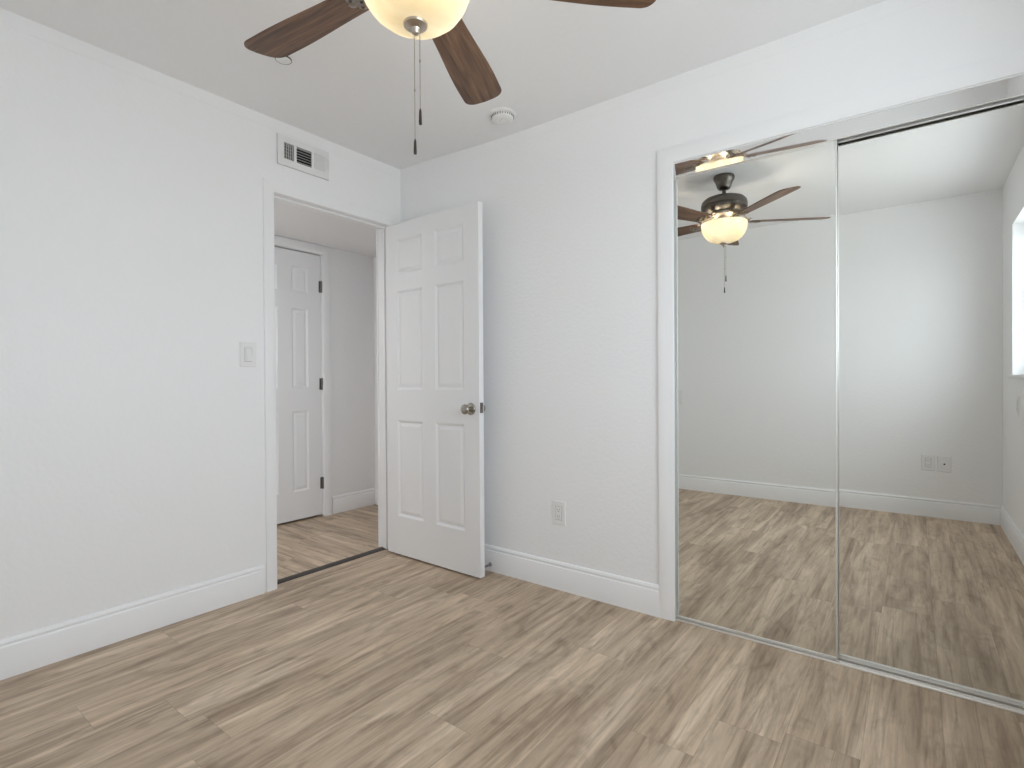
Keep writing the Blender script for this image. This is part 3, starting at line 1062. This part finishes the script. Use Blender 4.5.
def pull_chain(dx, dy_, z0, zfob, zend, zbead):
    bm = bmesh.new()
    n = int((z0 - zfob) / .0045)
    pts, rad = [], []
    for k in range(n * 2 + 1):
        pts.append((dx, dy_, z0 - (z0 - zfob) * k / (n * 2) - RH))
        rad.append(.0014 if k % 2 else .0007)
    add_tube(bm, pts, rad, 6)
    add_tube(bm, [(dx, dy_, zbead + .006 - RH), (dx, dy_, zbead - RH), (dx, dy_, zbead - .006 - RH)], [.001, .0027, .001], 8)
    c = link_mesh('pull_chain', bm, 'chain_metal', fan, smooth=60)
    bm = add_lathe(bmesh.new(), [(0, zfob - RH + .004), (.0018, zfob - RH + .003), (.0032, zfob - RH - .004), (.0042, zend - RH + .006), (.0040, zend - RH), (0, zend - RH - .001)], 12,
                   Matrix.Translation((dx, dy_, 0)))
    link_mesh('chain_fob', bm, 'fob_bronze', c, smooth=40)


pull_chain(.000, -.004, 1.962, 1.690, 1.655, 1.818)
pull_chain(.0115, .004, 1.978, 1.767, 1.730, 1.892)


def blade_outline():
    r0, r1 = .165, .655
    pts = []
    nb = 16
    for i in range(nb + 1):           # trailing side, root to tip
        f = i / nb
        r = r0 + (r1 - .040 - r0) * f
        wdt = .052 + .020 * sm(f * 1.15)
        pts.append((r, -wdt))
    cx, cy, cr_ = r1 - .040, .072 - .038, .038
    for i in range(1, 9):
        a = -math.pi / 2 + (math.pi / 2 - .12) * i / 8
        pts.append((cx + cr_ * math.cos(a), -cy + cr_ * math.sin(a)))
    pts.append((r1 + .001, -.010))
    top = [(x, -y) for x, y in reversed(pts)]
    out = pts + top
    # rounded root corners
    return out[1:-1] if False else out


def blade(angle):
    t = math.radians(angle)
    bm = bmesh.new()
    out = blade_outline()
    lo = [bm.verts.new((x, y, -.003)) for x, y in out]
    hi = [bm.verts.new((x, y, .003)) for x, y in out]
    n = len(out)
    bm.faces.new(lo[::-1])
    bm.faces.new(hi)
    for i in range(n):
        bm.faces.new((lo[i], lo[(i + 1) % n], hi[(i + 1) % n], hi[i]))
    es = [e for e in bm.edges if abs(e.verts[0].co.z - e.verts[1].co.z) < 1e-6]
    bmesh.ops.bevel(bm, geom=es, offset=.0012, segments=2, profile=.5, affect='EDGES')
    o = link_mesh('fan_blade', bm, 'walnut_veneer', fan)
    o.location = (0, 0, 2.128 - RH)
    o.rotation_euler = (Matrix.Rotation(t, 3, 'Z') @ Matrix.Rotation(math.radians(-12), 3, 'X')).to_euler()
    # bracket: arm from the motor, dropping to a trefoil plate screwed under the blade
    bm = bmesh.new()
    path = [(.088, .047), (.110, .046), (.128, .038), (.142, .020), (.155, .004), (.170, -.006), (.188, -.0075)]
    wds = [.020, .017, .014, .013, .017, .026, .030]
    prev = None
    for (r, z), wd_ in zip(path, wds):
        cur = [bm.verts.new(p) for p in ((r, -wd_, z - .003), (r, wd_, z - .003), (r, wd_, z + .003), (r, -wd_, z + .003))]
        if prev:
            for k in range(4):
                bm.faces.new((prev[k], prev[(k + 1) % 4], cur[(k + 1) % 4], cur[k]))
        else:
            bm.faces.new(cur)
        prev = cur
    bm.faces.new(prev[::-1])
    # trefoil plate with three lobes
    for (cx_, cy_, rr_) in ((.192, 0, .026), (.212, .024, .015), (.212, -.024, .015), (.228, 0, .013)):
        add_lathe(bm, [(0, -.0034), (rr_ - .002, -.0034), (rr_, -.006), (rr_ - .003, -.0085), (0, -.009)], 20, Matrix.Translation((cx_, cy_, 0)))
    # scrolls either side of the arm
    for s in (-1, 1):
        pts = []
        for k in range(22):
            a = math.pi * .3 + k * 2 * math.pi * 1.15 / 21
            q = .021 * (1 - k / 30)
            pts.append((.150 + q * math.cos(a) * 1.2, s * (.026 + q * math.sin(a)), .010 + .010 * math.cos(a)))
        add_tube(bm, pts, .0032, 8)
    b = link_mesh('blade_bracket', bm, 'bracket_metal', o, smooth=40)
    # screws
    for cx_, cy_ in ((.196, 0), (.214, .024), (.214, -.024)):
        bm = add_lathe(bmesh.new(), [(0, -.008), (.005, -.0085), (.0045, -.011), (0, -.012)], 12, Matrix.Translation((cx_, cy_, 0)))
        link_mesh('screw', bm, 'fan_metal', o, smooth=40)
    return o


for a in (42, 114, 186, 258, 330):
    blade(a)

# the lit bulbs of the fan
for a in (35, 155, 275):
    lx, ly = .075 * math.cos(math.radians(a)), .075 * math.sin(math.radians(a))
    l = add_light('fan_bulb_light', 'POINT', (lx, ly, 2.100 - RH), 6.5, (1.0, 0.91, 0.79), shadow_soft_size=.02)
    l.parent = fan
